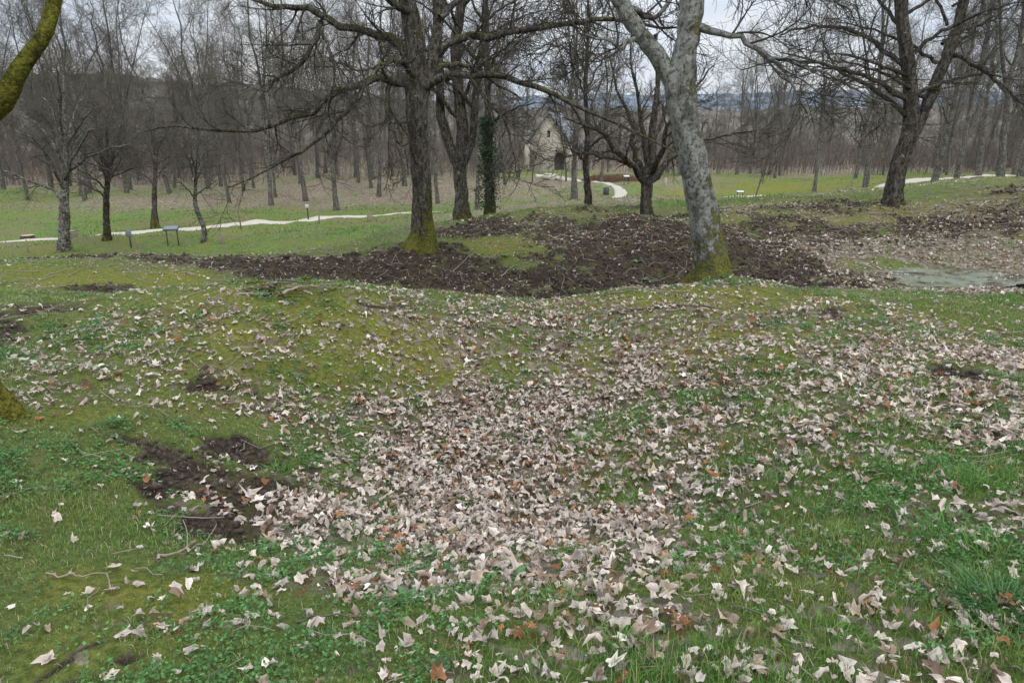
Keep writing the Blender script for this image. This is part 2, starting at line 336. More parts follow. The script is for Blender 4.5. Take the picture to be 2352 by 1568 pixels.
gr=mk('grass',np.concatenate(GV),np.concatenate(GF),M_GRASS,False,{'col':np.concatenate(GC)})
gr["kind"]="stuff"; gr["label"]="short uneven green grass covering the ground"; gr["category"]="grass"
def tuft(cx,cy,r,n,h,col,label):
    a=RNG.random(n)*2*np.pi; rr=r*np.sqrt(RNG.random(n)); x=cx+rr*np.cos(a); y=cy+rr*np.sin(a)
    z0=t1(cx,cy); z=np.zeros(n)-.01; hh=h*(.5+.7*RNG.random(n)); lean=hh*(.2+.9*RNG.random(n)); b=a+RNG.normal(size=n)*.6
    yaw=RNG.random(n)*6.28; w=.004
    p=np.stack([x-cx,y-cy,z],1);W=np.stack([np.cos(yaw)*w/2,np.sin(yaw)*w/2,0*z],1)
    P=[]
    for t in (0,.35,.7,1): P.append(p+np.stack([np.cos(b)*lean*t*t,np.sin(b)*lean*t*t,hh*(t-.35*t*t)],1))
    V=np.stack([P[0]-W,P[0]+W,P[1]-W,P[1]+W,P[2]-W*.7,P[2]+W*.7,P[3]],1).reshape(-1,3)
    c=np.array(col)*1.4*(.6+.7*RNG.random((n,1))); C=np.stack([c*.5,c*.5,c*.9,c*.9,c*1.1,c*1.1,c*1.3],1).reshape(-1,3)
    o=np.arange(n)[:,None]*7
    f=np.concatenate([o+np.array([0,1,3]),o+np.array([0,3,2]),o+np.array([2,3,5]),o+np.array([2,5,4]),o+np.array([4,5,6])])
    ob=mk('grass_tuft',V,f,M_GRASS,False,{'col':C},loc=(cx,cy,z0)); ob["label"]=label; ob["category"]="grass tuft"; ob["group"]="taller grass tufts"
for (px,py,r,n,h,c) in [(2290,1400,.13,360,.14,(.045,.11,.035)),(2180,1240,.14,220,.11,(.06,.14,.03)),(2290,1290,.16,220,.11,(.065,.15,.03)),(2060,1150,.12,160,.09,(.07,.15,.03)),(1450,1500,.1,130,.08,(.07,.15,.03)),(1470,1140,.09,140,.09,(.07,.16,.03)),(640,1075,.08,120,.08,(.07,.16,.03)),(1110,1370,.07,90,.07,(.06,.13,.03)),(1900,1470,.12,140,.09,(.07,.16,.03)),(2250,1130,.12,160,.09,(.07,.16,.03)),(1000,1020,.07,90,.08,(.10,.14,.03)),(1280,1100,.07,110,.06,(.11,.12,.03)),(1060,1170,.06,90,.06,(.07,.15,.03)),(1240,1240,.06,90,.06,(.07,.15,.03))]:
    gx,gy=G0(px,py); tuft(gx,gy,r,n,h,c,"tuft of longer green grass blades among dead leaves")
# ------------------------------------------------------------ herbs
def herbs():
    C=[]
    for (y0,y1,dn) in [(1.1,3.5,120),(3.5,6.5,72),(6.5,10,14)]:
        x,y=samp(y0,y1,dn); mu,li,mo=masks(x,y); p=sst(.46,.62,fbm(x*1.3,y*1.3,123)+.12*(x<-1)*(y<4))*(1-mu)*(1-li*.75)*(1-mo*.8)
        k=RNG.random(len(x))<p; C.append(np.stack([x[k],y[k]],1))
    c=np.concatenate(C); m=46; n=len(c)*m
    cc=np.repeat(c,m,0); a=RNG.random(n)*6.28; r=.08*np.sqrt(RNG.random(n))*(.6+.8*np.repeat(RNG.random(len(c)),m))
    x=cc[:,0]+r*np.cos(a); y=cc[:,1]+r*np.sin(a); z=terr(x,y)+.01+.045*RNG.random(n)*(1-r/.13)
    s=(.0035+.0055*RNG.random(n))*(1+.12*y); d=nrm(np.stack([np.cos(a+RNG.normal(size=n)),np.sin(a+RNG.normal(size=n)),RNG.normal(size=n)*.35+.1],1))
    q=nrm(np.cross(d,nrm(RNG.normal(size=(n,3))*.4+np.array([0,0,1])))); P=np.stack([x,y,z],1); S_=s[:,None]
    V=np.stack([P,P+d*S_*.9+q*S_*.6,P+d*S_*2,P+d*S_*.9-q*S_*.6],1).reshape(-1,3)
    F=np.arange(n*4).reshape(-1,4)
    col=np.array([.075,.17,.05])*(.5+.85*RNG.random((n,1)))*np.repeat(.75+.5*RNG.random((len(c),1)),m,0)
    o=mk('herb_cover',V,F,M_HERB,False,{'col':np.repeat(col,4,0)}); o["kind"]="stuff"; o["label"]="low patches of feathery green herbs and clover"; o["category"]="ground plants"
herbs()
# ------------------------------------------------------------ leaves
ring=np.array([(-90,.25),(-52,.55),(-22,.72),(6,.54),(36,.91),(62,.62),(90,1.02),(118,.62),(143,.89),(174,.54),(202,.72),(232,.55)])
th=np.radians(ring[:,0]); out=np.stack([np.cos(th)*ring[:,1],np.sin(th)*ring[:,1]],1)
LU=np.concatenate([[[0,0]],out*.55,out]); K=12; i=np.arange(K); j=(i+1)%K
LF=np.concatenate([np.stack([0*i,1+i,1+j],1),np.stack([1+i,13+i,13+j],1),np.stack([1+i,13+j,1+j],1)])
PAL=np.array([[.47,.395,.335],[.37,.315,.275],[.58,.515,.455],[.22,.155,.115],[.27,.125,.06],[.35,.27,.205]])
def leafmesh(x,y,size,zoff,pal_p):
    n=len(x); z=terr(x,y); z=np.where((x>5.5)&(x<10.3)&(y>10)&(y<13),np.maximum(z,-.682),z)+zoff
    u=LU[None]*(1+.15*RNG.normal(size=(n,25,1)))*np.stack([.45+.55*RNG.random(n),np.ones(n)],1)[:,None,:]
    ca=np.pi/2+RNG.normal(size=n)*.7; R1=np.cos(ca)[:,None];R2=np.sin(ca)[:,None]
    a=u[...,0]*R1+u[...,1]*R2; b=-u[...,0]*R2+u[...,1]*R1
    k=(1.0+3.0*RNG.random(n))[:,None]*np.where(RNG.random(n)<.62,1,-1)[:,None]
    k=k*(1+.25*a)
    b2=np.sin(k*b)/k; zz=(1-np.cos(k*b))/k
    k2=(RNG.normal(size=n)*1.0)[:,None]; zz=zz+k2*a*a*.5+.12*RNG.normal(size=(n,25))*np.hypot(u[...,0],u[...,1])
    L=np.stack([a,b2,zz],-1)*size[:,None,None]
    L-=np.minimum(L[...,2].min(1),0)[:,None,None]*np.array([0,0,.6])
    up=nrm(np.array([0,0,1])+RNG.normal(size=(n,3))*(.2+.38*RNG.random((n,1)))); up[:,2]=np.abs(up[:,2])
    e1=nrm(np.cross(up,RNG.normal(size=(n,3)))); e2=np.cross(up,e1)
    W=L[...,0:1]*e1[:,None]+L[...,1:2]*e2[:,None]+L[...,2:3]*up[:,None]+np.stack([x,y,z],1)[:,None]
    pc=PAL[RNG.choice(len(PAL),n,p=pal_p)]*(.64+.55*RNG.random((n,1)))
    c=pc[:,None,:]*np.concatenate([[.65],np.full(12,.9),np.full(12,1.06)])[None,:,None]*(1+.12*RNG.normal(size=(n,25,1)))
    F=(LF[None]+25*np.arange(n)[:,None,None]).reshape(-1,3)
    return W.reshape(-1,3),F,np.clip(c.reshape(-1,3),0,1)
LP=[.36,.25,.11,.13,.05,.10]
vs=[];fs=[];cs=[];o=0
for (y0,y1,dn,sz) in [(1.1,3.2,860,.036),(3.2,6,1150,.036),(6,10,720,.035),(10,19,240,.037)]:
    x,y=samp(y0,y1,dn); mu,li,mo=masks(x,y)
    p=np.clip(li**1.6*1.1+.055+.11*sst(.45,.6,fbm(x*.9,y*.9,200))*(y<10)*sst(-2.5,1,x),0,1)*(1-.6*mu*(y<10))
    if y0>=10: p*=.85
    k=RNG.random(len(x))<p; x,y,li=x[k],y[k],li[k]; n=len(x)
    s=sz*(.42+.95*RNG.random(n)**1.3); s*=1+.2*(li>.55)
    V,F,C=leafmesh(x,y,s,.007+.032*RNG.random(n)*(.35+li),LP); vs.append(V);fs.append(F+o);cs.append(C);o+=len(V)
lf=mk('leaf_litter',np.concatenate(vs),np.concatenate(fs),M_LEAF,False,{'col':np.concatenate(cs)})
lf["kind"]="stuff"; lf["label"]="curled pale brown dead maple leaves lying on grass"; lf["category"]="dead leaves"
def clods():
    xx,yy=samp(2,6.5,900); m=masks(xx,yy)[0]; k=RNG.random(len(xx))<m-.1; X1,Y1=xx[k],yy[k]
    xx,yy=samp(9.5,18,280); m=masks(xx,yy)[0]; k=RNG.random(len(xx))<m-.1; X2,Y2=xx[k],yy[k]
    x=np.concatenate([X1,X2]); y=np.concatenate([Y1,Y2]); n=len(x)
    s=np.concatenate([.005+.019*RNG.random(len(X1))**2,.008+.032*RNG.random(len(X2))**2.5]); z=terr(x,y)+s*.1
    p=(1+5**.5)/2
    I=nrm(np.array([(-1,p,0),(1,p,0),(-1,-p,0),(1,-p,0),(0,-1,p),(0,1,p),(0,-1,-p),(0,1,-p),(p,0,-1),(p,0,1),(-p,0,-1),(-p,0,1)],float))
    FI=np.array([(0,11,5),(0,5,1),(0,1,7),(0,7,10),(0,10,11),(1,5,9),(5,11,4),(11,10,2),(10,7,6),(7,1,8),(3,9,4),(3,4,2),(3,2,6),(3,6,8),(3,8,9),(4,9,5),(2,4,11),(6,2,10),(8,6,7),(9,8,1)])
    V=I[None]*(s[:,None,None])*(1+.35*RNG.normal(size=(n,12,1)))*(.6+.8*RNG.random((n,1,3)))+np.stack([x,y,z],1)[:,None]
    F=(FI[None]+12*np.arange(n)[:,None,None]).reshape(-1,3)
    o=mk('soil_clods',V.reshape(-1,3),F,plain('clod',(.048,.036,.028),.95,30,.7),False); o["kind"]="stuff"; o["label"]="crumbled dark wet soil clods in churned mud"; o["category"]="soil"
clods()
def sticks():
    xx,yy=samp(1.2,6,10); x2,y2=samp(6,17,16); x=np.concatenate([xx,x2]);y=np.concatenate([yy,y2]); n=len(x)
    L=.04+.22*RNG.random(n)**2*(1+.1*y); an=RNG.random(n)*6.28; P=np.zeros((n,4,3))
    w=RNG.normal(size=(n,4))*.04*L[:,None]
    for q in range(4):
        t=(q/3-.5)*L; P[:,q,0]=x+np.cos(an)*t-np.sin(an)*w[:,q]; P[:,q,1]=y+np.sin(an)*t+np.cos(an)*w[:,q]
        P[:,q,2]=terr(P[:,q,0],P[:,q,1])+.01+.015*RNG.random(n)
    R=np.repeat((.0014+.002*RNG.random(n)+.00025*y)[:,None],4,1)*np.array([1,.9,.8,.5]); V,F=tube(P,R,4)
    o=mk('twig_litter',V,F,plain('stickbark',(.20,.17,.14),.9,15,.5)); o["kind"]="stuff"; o["label"]="thin fallen twigs scattered over grass and mud"; o["category"]="twigs"
sticks()
# ------------------------------------------------------------ trees
def to_poly(pts,base,n,jit,rng,ws):
    P=[];R=[]
    for (px,py,w,y) in pts:
        P.append(np.array(S(px,py,y))-base); R.append(w/2*y/1568*ws)
    P=resamp(P,n); R=resamp(np.array(R)[:,None],n)[:,0]
    j=rng.normal(size=(n,3))*jit; j[0]=0; P=P+j*np.minimum(1,R[:,None]*12+.2)
    return P,np.maximum(R,.004)
def hero(name,base_pts,limbs,label,mt=None,mc=None,lev=((11,.15,1.,(25,70),(.5,1.5),7,.5,.005,.03,.11),(7,.15,1,(25,65),(.25,.8),5,.6,.0035,.02,.13),(4,.2,1,(25,60),(.12,.4),4,.7,.0024,.02,.11)),seed=1,jit=.03,flare=True,cat="tree",nl=18,ws=.84):
    mt=mt or M_BARK; mc=mc or M_TWIG
    rng=np.random.default_rng(seed); b0=base_pts[0][0]; base=np.array(S(b0[0],b0[1],b0[3]))
    e=empty(name,base,label,cat); parts=[]
    for bi,bp in enumerate(base_pts):
        P,R=to_poly(bp,base,50,.007,rng,ws)
        if bi==0:
            P=np.concatenate([P[:1]+[[0,0,-.4]],P]); R=np.concatenate([R[:1]*1.35,R])
        V,F=tube(P[None],R[None],36,.26,seed+bi)
        if bi==0 and flare:
            hgt=V[:,2]; an=np.arctan2(V[:,1],V[:,0]); k=1+.6*np.clip(.45-hgt,0,1)*(np.sin(an*5+seed)+.6*np.sin(an*3+1))
            k=np.clip(k,.8,1.6); V[:,0]*=np.where(hgt<.45,k,1); V[:,1]*=np.where(hgt<.45,k,1)
        parts.append((V,F))
    LP_=[];LR=[]
    for l in limbs:
        P,R=to_poly(l,base,nl,jit,rng,ws); LP_.append(P);LR.append(R)
    LP_=np.array(LP_);LR=np.array(LR)
    V,F=tube(LP_,LR,10,.25,seed+9); parts.append((V,F))
    V,Fs=merge(parts); mk('trunk',V,Fs,mt,True,parent=e)
    cr=[]; P,R=LP_,LR
    for (m,t0,t_,ang,L,n,rf,rt,trop,wig) in lev:
        P,R=grow(P,R,m,t0,t_,ang,L,n,rf,rt,trop,wig,rng); cr.append(tube(P,R,5 if n>5 else 4 if n>4 else 3))
    V,Fs=merge(cr); mk('crown',V,Fs,mc,True,parent=e)
    return e
c=13.
hero('bare_tree',[[(962,578,110,c),(970,540,70,c),(970,470,58,c),(966,380,53,c),(960,300,54,c),(957,215,60,c),(955,160,54,c),(948,80,48,c),(935,0,46,c),(922,-140,42,c),(915,-350,30,c),(900,-600,14,c)],
 [(966,230,36,c),(988,170,32,c),(1000,100,28,c),(1012,20,26,c+.2),(1024,-120,24,c+.4),(1060,-350,14,c+.6)]],
 [[(950,205,28,c),(905,180,24,c-.1),(845,183,19,c-.3),(770,215,17,c-.5),(690,262,14,c-.7),(600,298,11,c-.8),(500,300,9,c-1),(410,290,6,c-1),(330,300,3,c-1)],
  [(945,130,28,c),(905,92,24,c-.1),(850,74,20,c-.2),(770,58,17,c-.3),(715,22,15,c-.4),(650,18,12,c-.4),(590,2,9,c-.5),(520,-40,6,c-.5)],
  [(735,45,13,c-.3),(722,100,11,c-.4),(690,150,9,c-.4),(640,175,7,c-.5),(608,215,4,c-.5)],
  [(730,60,9,c-.3),(760,120,8,c-.5),(768,190,6,c-.6),(740,260,3,c-.7)],
  [(965,210,28,c),(1010,180,24,c-.1),(1080,170,19,c-.3),(1170,182,16,c-.5),(1260,212,13,c-.7),(1350,255,10,c-.8),(1450,300,7,c-.9),(1560,350,4,c-1)],
  [(985,130,26,c),(1040,98,22,c),(1120,82,18,c-.1),(1220,70,15,c-.2),(1320,54,13,c-.3),(1410,50,11,c-.4),(1500,62,7,c-.5),(1590,60,4,c-.5)],
  [(900,183,14,c),(888,240,11,c-.3),(900,300,8,c-.4),(930,350,5,c-.5),(940,400,3,c-.5)],
  [(845,188,13,c-.3),(800,250,11,c-.5),(760,290,9,c-.6),(690,350,7,c-.8),(600,400,5,c-.9),(520,430,3,c-1)],
  [(1080,172,12,c-.3),(1120,230,10,c-.6),(1160,280,7,c-.8),(1180,350,4,c-.9),(1190,410,2.5,c-1)],
  [(955,180,20,c),(930,150,15,c-1),(900,140,11,c-2),(860,170,8,c-2.8),(820,230,4,c-3.3)],
  [(965,190,20,c),(1000,160,15,c+1),(1060,150,11,c+2),(1120,180,8,c+2.8),(1200,230,4,c+3.3)],
  [(950,60,22,c),(900,0,18,c-.4),(820,-60,14,c-.7),(740,-140,9,c-1),(650,-200,5,c-1)],
  [(1010,40,18,c),(1080,-20,14,c+.3),(1170,-60,10,c+.5),(1260,-120,6,c+.6)],
  [(935,-20,20,c),(980,-120,14,c-.6),(1060,-220,9,c-1),(1120,-300,5,c-1)]],
 "mossy grey maple with long sweeping bare limbs on mud bank",seed=11,ws=.8)
c=9.4
hero('bare_tree',[[(1635,668,150,c),(1634,625,108,c),(1625,550,82,c),(1610,450,71,c),(1590,350,67,c),(1572,270,70,c),(1562,200,78,c),(1575,120,62,c),(1587,40,58,c),(1595,-100,54,c),(1605,-350,40,c),(1640,-600,22,c)],
 [(1570,240,50,c),(1545,185,44,c),(1505,125,43,c),(1465,70,40,c),(1428,10,38,c),(1395,-60,34,c),(1350,-200,26,c),(1320,-400,14,c)]],
 [[(1600,60,22,c),(1650,78,15,c-.1),(1710,92,13,c-.2),(1760,130,11,c-.3),(1800,165,8,c-.4),(1830,215,5,c-.5),(1838,270,3,c-.5)],
  [(1760,128,9,c-.3),(1830,150,8,c-.3),(1900,170,6,c-.3),(1980,215,4,c-.3),(2050,240,2.5,c-.3)],
  [(1440,20,16,c),(1500,40,12,c+.3),(1550,-10,10,c+.5),(1620,-60,6,c+.8)],
  [(1470,80,14,c),(1430,110,10,c-.2),(1390,90,8,c-.4),(1320,80,5,c-.5),(1250,100,3,c-.6)],
  [(1590,-20,22,c),(1680,-60,16,c-.2),(1780,-60,12,c-.3),(1880,-20,8,c-.4),(1960,30,4,c-.4)],
  [(1400,-50,18,c),(1330,-60,13,c-.3),(1250,-30,9,c-.5),(1170,10,5,c-.6)],
  [(1600,-150,22,c),(1700,-260,14,c+.5),(1800,-350,7,c+.8)]],
 "lichen grey maple with mossy foot and forked stems on crater rim",mt=M_BARKL,seed=21)
c=3.75
hero('mossy_tree',[[(-28,1055,240,c),(-50,960,165,c),(-110,850,130,c),(-160,680,114,c),(-175,500,110,c),(-165,350,105,c),(-160,200,100,c),(-170,0,90,c),(-190,-300,80,c),(-180,-700,60,c)]],
 [[(-165,330,70,c),(-90,290,54,c),(-30,262,46,c-.05),(15,215,42,c-.05),(55,150,37,c-.05),(97,90,33,c-.05),(122,20,29,c),(138,-60,25,c),(150,-200,18,c),(180,-400,12,c)],
  [(-170,0,50,c),(-60,-120,36,c),(60,-220,22,c),(160,-330,9,c)]],
 "leaning tree thickly coated in yellow green moss",mt=M_MOSSY,seed=31,jit=.006,ws=1.,
 lev=((6,.6,1.,(25,60),(.4,.9),7,.35,.002,.02,.09),(5,.15,1,(25,65),(.15,.4),5,.6,.0014,.02,.12)))
c=16.
def sideup(px,py,y,n,seed,sp=300,up=260,w=12):
    r=np.random.default_rng(seed); L=[]
    for i in range(n):
        x0,y0,ww=px(i/(n-1)),py(i/(n-1)),w*(1-.5*i/n); s=1 if i%2 else -1; d=r.uniform(.5,1)*sp*s*(1-.3*i/n); u=r.uniform(.3,1)*up; dy=r.uniform(-2,2)
        L.append([(x0,y0,ww,y),(x0+d*.3,y0-u*.35,ww*.75,y+dy*.3),(x0+d*.65,y0-u*.6,ww*.5,y+dy*.7),(x0+d,y0-u*.75,ww*.22,y+dy)])
    return L
hero('bare_tree',[[(2048,480,58,c),(2052,440,46,c),(2066,380,43,c),(2088,310,42,c),(2092,240,37,c),(2086,150,33,c),(2074,60,31,c),(2068,-60,28,c),(2080,-250,20,c),(2090,-450,9,c)],
 [(2085,335,32,c),(2112,280,29,c),(2145,200,28,c),(2178,120,27,c),(2205,40,25,c+.2),(2225,-90,20,c+.3),(2250,-300,10,c+.4)]],
 sideup(lambda t:2090-15*t,lambda t:270-380*t,c,9,5,330,230,13)+sideup(lambda t:2130+80*t,lambda t:230-300*t,c,8,6,300,240,11)+
 [[(2085,230,14,c),(2000,180,11,c-.4),(1900,150,8,c-.8),(1800,140,6,c-1.2),(1700,160,3,c-1.4)],[(2180,120,15,c),(2260,160,11,c-.5),(2330,220,7,c-.9),(2400,300,3,c-1.2)],[(2075,150,13,c),(1980,80,10,c+.4),(1880,60,7,c+.8),(1790,80,4,c+1)]],
 "dark bare tree with two stems forking from leaning trunk",mt=M_BARKD,seed=41,
 lev=((7,.2,1.,(20,60),(.7,1.7),7,.5,.005,.05,.1),(6,.15,1,(25,60),(.3,.9),5,.6,.0035,.03,.12),(4,.2,1,(25,60),(.15,.4),4,.7,.0025,.03,.1)))
c=17.6
LV2=((7,.2,1.,(20,55),(.6,1.6),6,.5,.005,.07,.09),(6,.15,1,(25,60),(.3,.8),5,.6,.004,.04,.12),(4,.2,1,(25,60),(.15,.4),4,.7,.003,.03,.1))
hero('bare_tree',[[(1060,506,44,c),(1060,450,37,c),(1056,380,34,c),(1062,300,31,c),(1052,200,28,c),(1046,100,25,c),(1060,0,22,c),(1070,-200,16,c),(1080,-400,7,c)],
 [(1058,400,26,c),(1035,340,24,c),(1012,260,22,c),(1010,150,20,c),(1000,0,16,c),(990,-250,8,c)],[(1062,380,22,c),(1085,320,20,c),(1095,200,18,c),(1110,80,15,c),(1120,-100,11,c),(1140,-300,5,c)]],
 sideup(lambda t:1058,lambda t:290-380*t,c,8,15,190,230,12)+sideup(lambda t:1090+20*t,lambda t:250-300*t,c,7,16,200,240,10),
 "bare tree with three upright mossy stems on muddy mound",mt=M_BARKD,seed=51,lev=LV2)
c=17.2
hero('bare_tree',[[(1484,506,38,c),(1484,460,31,c),(1488,415,31,c),(1496,370,24,c),(1500,290,18,c),(1510,200,13,c),(1505,80,8,c)]],
 [[(1488,425,20,c),(1465,390,17,c-.2),(1425,355,14,c-.4),(1390,310,11,c-.6),(1350,290,7,c-.8),(1290,270,3,c-1)],
  [(1490,420,20,c),(1520,385,17,c+.2),(1548,345,14,c+.4),(1560,280,11,c+.5),(1590,210,7,c+.6),(1640,150,3,c+.7)],
  [(1488,415,17,c),(1460,360,14,c+.5),(1450,290,11,c+.8),(1420,210,7,c+1),(1400,130,3,c+1.2)],
  [(1490,410,17,c),(1520,350,14,c-.6),(1535,290,10,c-1),(1560,240,6,c-1.4),(1600,230,3,c-1.7)],
  [(1492,400,15,c),(1480,320,12,c),(1465,230,9,c),(1450,140,6,c),(1450,50,3,c)],
  [(1440,370,9,c-.3),(1390,365,7,c-.5),(1340,350,5,c-.7),(1280,370,2.5,c-.8)],
  [(1530,370,9,c),(1600,330,7,c-.2),(1680,310,5,c-.3),(1740,300,2.5,c-.4)],
  [(1497,330,11,c),(1530,250,9,c+.2),(1545,160,6,c+.3),(1570,90,3,c+.4)]],
 "low forked fruit tree with spreading crooked bare branches",mt=M_BARKD,seed=61,lev=((10,.25,1.,(20,60),(.5,1.3),6,.5,.005,.06,.1),(6,.15,1,(25,60),(.25,.7),5,.6,.004,.04,.12),(4,.2,1,(25,60),(.15,.35),4,.7,.003,.03,.1)))
c=17.8
hero('young_tree',[[(1351,498,24,c),(1350,440,18,c),(1346,380,16,c),(1350,300,13,c),(1345,200,10,c),(1350,80,7,c),(1352,-40,4,c)]],
 sideup(lambda t:1349,lambda t:380-300*t,c,10,25,95,190,7),"slender bare tree with upright branches on mound",mt=M_BARKD,seed=71,lev=LV2)
c=19.5
iv=hero('ivy_tree',[[(1125,482,26,c),(1125,400,20,c),(1122,300,18,c),(1120,200,15,c),(1118,80,12,c),(1115,-120,7,c)]],
 sideup(lambda t:1120,lambda t:330-330*t,c,9,35,120,200,8),"slim tree trunk wrapped in dark green ivy",mt=M_BARKD,seed=81,lev=LV2)
n=4200; zt=RNG.random(n)**.8*2.5; a=RNG.random(n)*6.28; r=.10+.34*RNG.random(n)**1.5*(.1+1.4*vn(zt*3,a*1.2,4))*(1-.1*zt)
P=np.stack([-.02*zt+r*np.cos(a),r*np.sin(a),zt],1); s=.025+.025*RNG.random(n)
d=nrm(RNG.normal(size=(n,3))+np.array([0,0,-.8])); q=nrm(np.cross(d,RNG.normal(size=(n,3))))
V=np.stack([P,P+d*s[:,None]*.6+q*s[:,None]*.5,P+d*s[:,None]*1.3,P+d*s[:,None]*.6-q*s[:,None]*.5],1).reshape(-1,3)
mk('ivy',V,np.arange(n*4).reshape(-1,4),M_HERB,False,{'col':np.repeat(np.array([.03,.06,.022])*(.4+1.1*RNG.random((n,1))),4,0)},parent=iv)
def orchard(px,py,w,y,fork,spread,top,label,seed,mt=None,lean=0,nl_=12):
    r=np.random.default_rng(seed); L=[]
    for i in range(nl_):
        a=((i*7)%nl_+.5)/nl_*2-1; a=a+r.normal()*.08; dy=r.uniform(-2,2); t=i/nl_; x0=px+lean+r.normal()*2; y0=fork-t*(fork-top)*.45
        x1=x0+a*spread*(1.1-.5*t); up=(fork-top)*(.25+.45*(1-abs(a)))*r.uniform(.7,1.1)
        L.append([(x0,y0,w*.34*(1-.4*t),y),(x0+(x1-x0)*.3,y0-up*.45,w*.26,y+dy*.35),(x0+(x1-x0)*.65,y0-up*.8,w*.16,y+dy*.7),(x1,y0-up*.95,w*.06,y+dy)])
    hero('fruit_tree',[[(px,py,w*1.25,y),(px,(py*2+fork)/3,w,y),(px+lean*.6,(py+fork*2)/3,w*.95,y),(px+lean,fork,w*.85,y),(px+lean+4,fork-70,w*.55,y),(px+lean,fork-(fork-top)*.6,w*.3,y),(px+lean-3,top,w*.1,y)]],L,label,mt=mt or M_BARKD,mc=M_TWIGP,seed=seed,nl=12,
      lev=((8,.2,1.,(25,65),(.5,1.4),6,.5,.005,.015,.12),(5,.15,1,(25,65),(.25,.8),5,.6,.0034,.01,.13),(4,.2,1,(25,60),(.15,.4),4,.7,.0025,.01,.12)))
M_ORCH=bark('bark_orchard',(.035,.031,.027),(.20,.185,.16),.8,.2,.2)
M_TWIGP=bark('twig_pale',(.06,.053,.046),(.165,.148,.128),.2,.3,.0,(.10,.10,.03))
orchard(148,582,26,19.6,455,190,150,"small fruit tree with pale trunk and dense bare twigs",101,M_ORCH)
orchard(245,552,17,21,455,115,270,"small dark fruit tree with rounded bare crown",102)
orchard(468,557,13,21.5,460,75,300,"thin pale leaning fruit tree beside path",103,M_ORCH,-20,8)
orchard(355,512,14,27,425,60,260,"thin bare fruit tree behind pale path",104,None,0,9)
# ------------------------------------------------------------ woodland variants
def variant(seed,H,r0,spread,broom=.05,n1=18):
    rng=np.random.default_rng(seed); n=18; t=np.linspace(0,1,n)
    P=np.zeros((1,n,3)); P[0,:,2]=t*H-.3; P[0,:,:2]=np.cumsum(rng.normal(size=(n,2))*.014*H,0)*t[:,None]
    R=(r0*(1-.9*t**.85)*(1+.5*np.exp(-t*25)))[None]
    tr=[tube(P,R,10,.15,seed)]
    if seed%2==0:
        f,fr=grow(P,R,2,.18,.5,(12,25),(H*.6,H*.85),14,.75,.01,.03,.03,rng); tr.append(tube(f,fr,8)); P2=np.concatenate([resamp(P[0],14)[None],f]); R2=np.concatenate([resamp(R[0][:,None],14)[:,0][None],fr]); n1=n1*2//3
    else: P2,R2=P,R
    a,ar=grow(P2,R2,n1,.2,.98,(25,70),(spread*.7,spread*1.6),8,.42,.007,broom*.9,.1,rng)
    tr.append(tube(a,ar,6))
    b,br=grow(a,ar,5,.2,1,(20,60),(spread*.35,spread*.9),6,.55,.0055,broom*.6,.12,rng)
    c_,cr=grow(b,br,4,.15,1,(20,60),(.4,1.2),5,.65,.0042,broom*.5,.13,rng)
    d,dr=grow(c_,cr,3,.15,1,(20,60),(.25,.7),4,.75,.0034,broom*.4,.12,rng)
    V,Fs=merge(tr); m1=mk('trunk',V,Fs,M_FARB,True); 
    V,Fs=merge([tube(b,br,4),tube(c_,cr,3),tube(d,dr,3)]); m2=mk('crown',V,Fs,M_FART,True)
    a,b=m1.data,m2.data; bpy.data.objects.remove(m1); bpy.data.objects.remove(m2); return a,b
VAR=[variant(201,12,.14,2.0,.09,22),variant(202,13,.12,1.7,.12),variant(203,11,.11,1.7,.07,22),variant(204,13.5,.14,2.0,.11,20),variant(205,9,.085,1.3,.11,18),variant(206,12.5,.155,2.3,.09,20)]
placed=[]
def wtree(x,y,v,s,label="tall bare woodland tree with grey trunk"):
    z=t1(x,y); e=empty('woodland_tree',(x,y,z-.05),label,"tree","bare woodland trees")
    e.rotation_euler=(RNG.normal()*.045,RNG.normal()*.045,RNG.random()*6.28); e.scale=(s,s,s)
    for nm,me in zip(('trunk','crown'),VAR[v]):
        o=bpy.data.objects.new(nm,me); COL.objects.link(o); o.parent=e
    placed.append((x,y))
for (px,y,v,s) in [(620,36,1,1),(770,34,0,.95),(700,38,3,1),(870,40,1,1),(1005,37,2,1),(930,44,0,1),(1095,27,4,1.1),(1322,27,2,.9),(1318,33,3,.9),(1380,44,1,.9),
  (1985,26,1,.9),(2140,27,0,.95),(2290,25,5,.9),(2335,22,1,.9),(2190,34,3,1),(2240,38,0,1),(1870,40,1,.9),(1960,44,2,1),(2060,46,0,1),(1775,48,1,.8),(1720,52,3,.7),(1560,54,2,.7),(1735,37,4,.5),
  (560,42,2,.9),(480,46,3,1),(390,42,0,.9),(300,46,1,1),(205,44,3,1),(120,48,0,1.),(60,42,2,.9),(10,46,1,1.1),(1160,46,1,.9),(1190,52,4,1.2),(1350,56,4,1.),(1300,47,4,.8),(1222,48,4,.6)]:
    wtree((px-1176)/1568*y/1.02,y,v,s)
def clear(x,y): 
    a=np.array([x]);b=np.array([y]); 
    if polyd(a,b,PATH1)[0]<2.2 or polyd(a,b,PATH2)[0]<1.8: return False
    if 1.5<x<9.5 and 34<y<63: return False
    return all((x-p)**2+(y-q)**2>3.4 for p,q in placed)
cnt=0;tries=0
while cnt<155 and tries<6000:
    tries+=1; y=36+RNG.random()**.75*46; x=(RNG.random()*2-1)*.86*y
    px=x/y*1568+1176
    if 1000<px<1640 and y<62: continue
    if px<1000 and y<37: continue
    if px>1640 and y<46 and px<2100: continue
    if px>1200 and px<1950 and RNG.random()<.4: continue
    if not clear(x,y): continue
    wtree(x,y,int(RNG.integers(6)),(.65+.45*RNG.random())*(.75 if 1150<px<1900 else 1)); cnt+=1
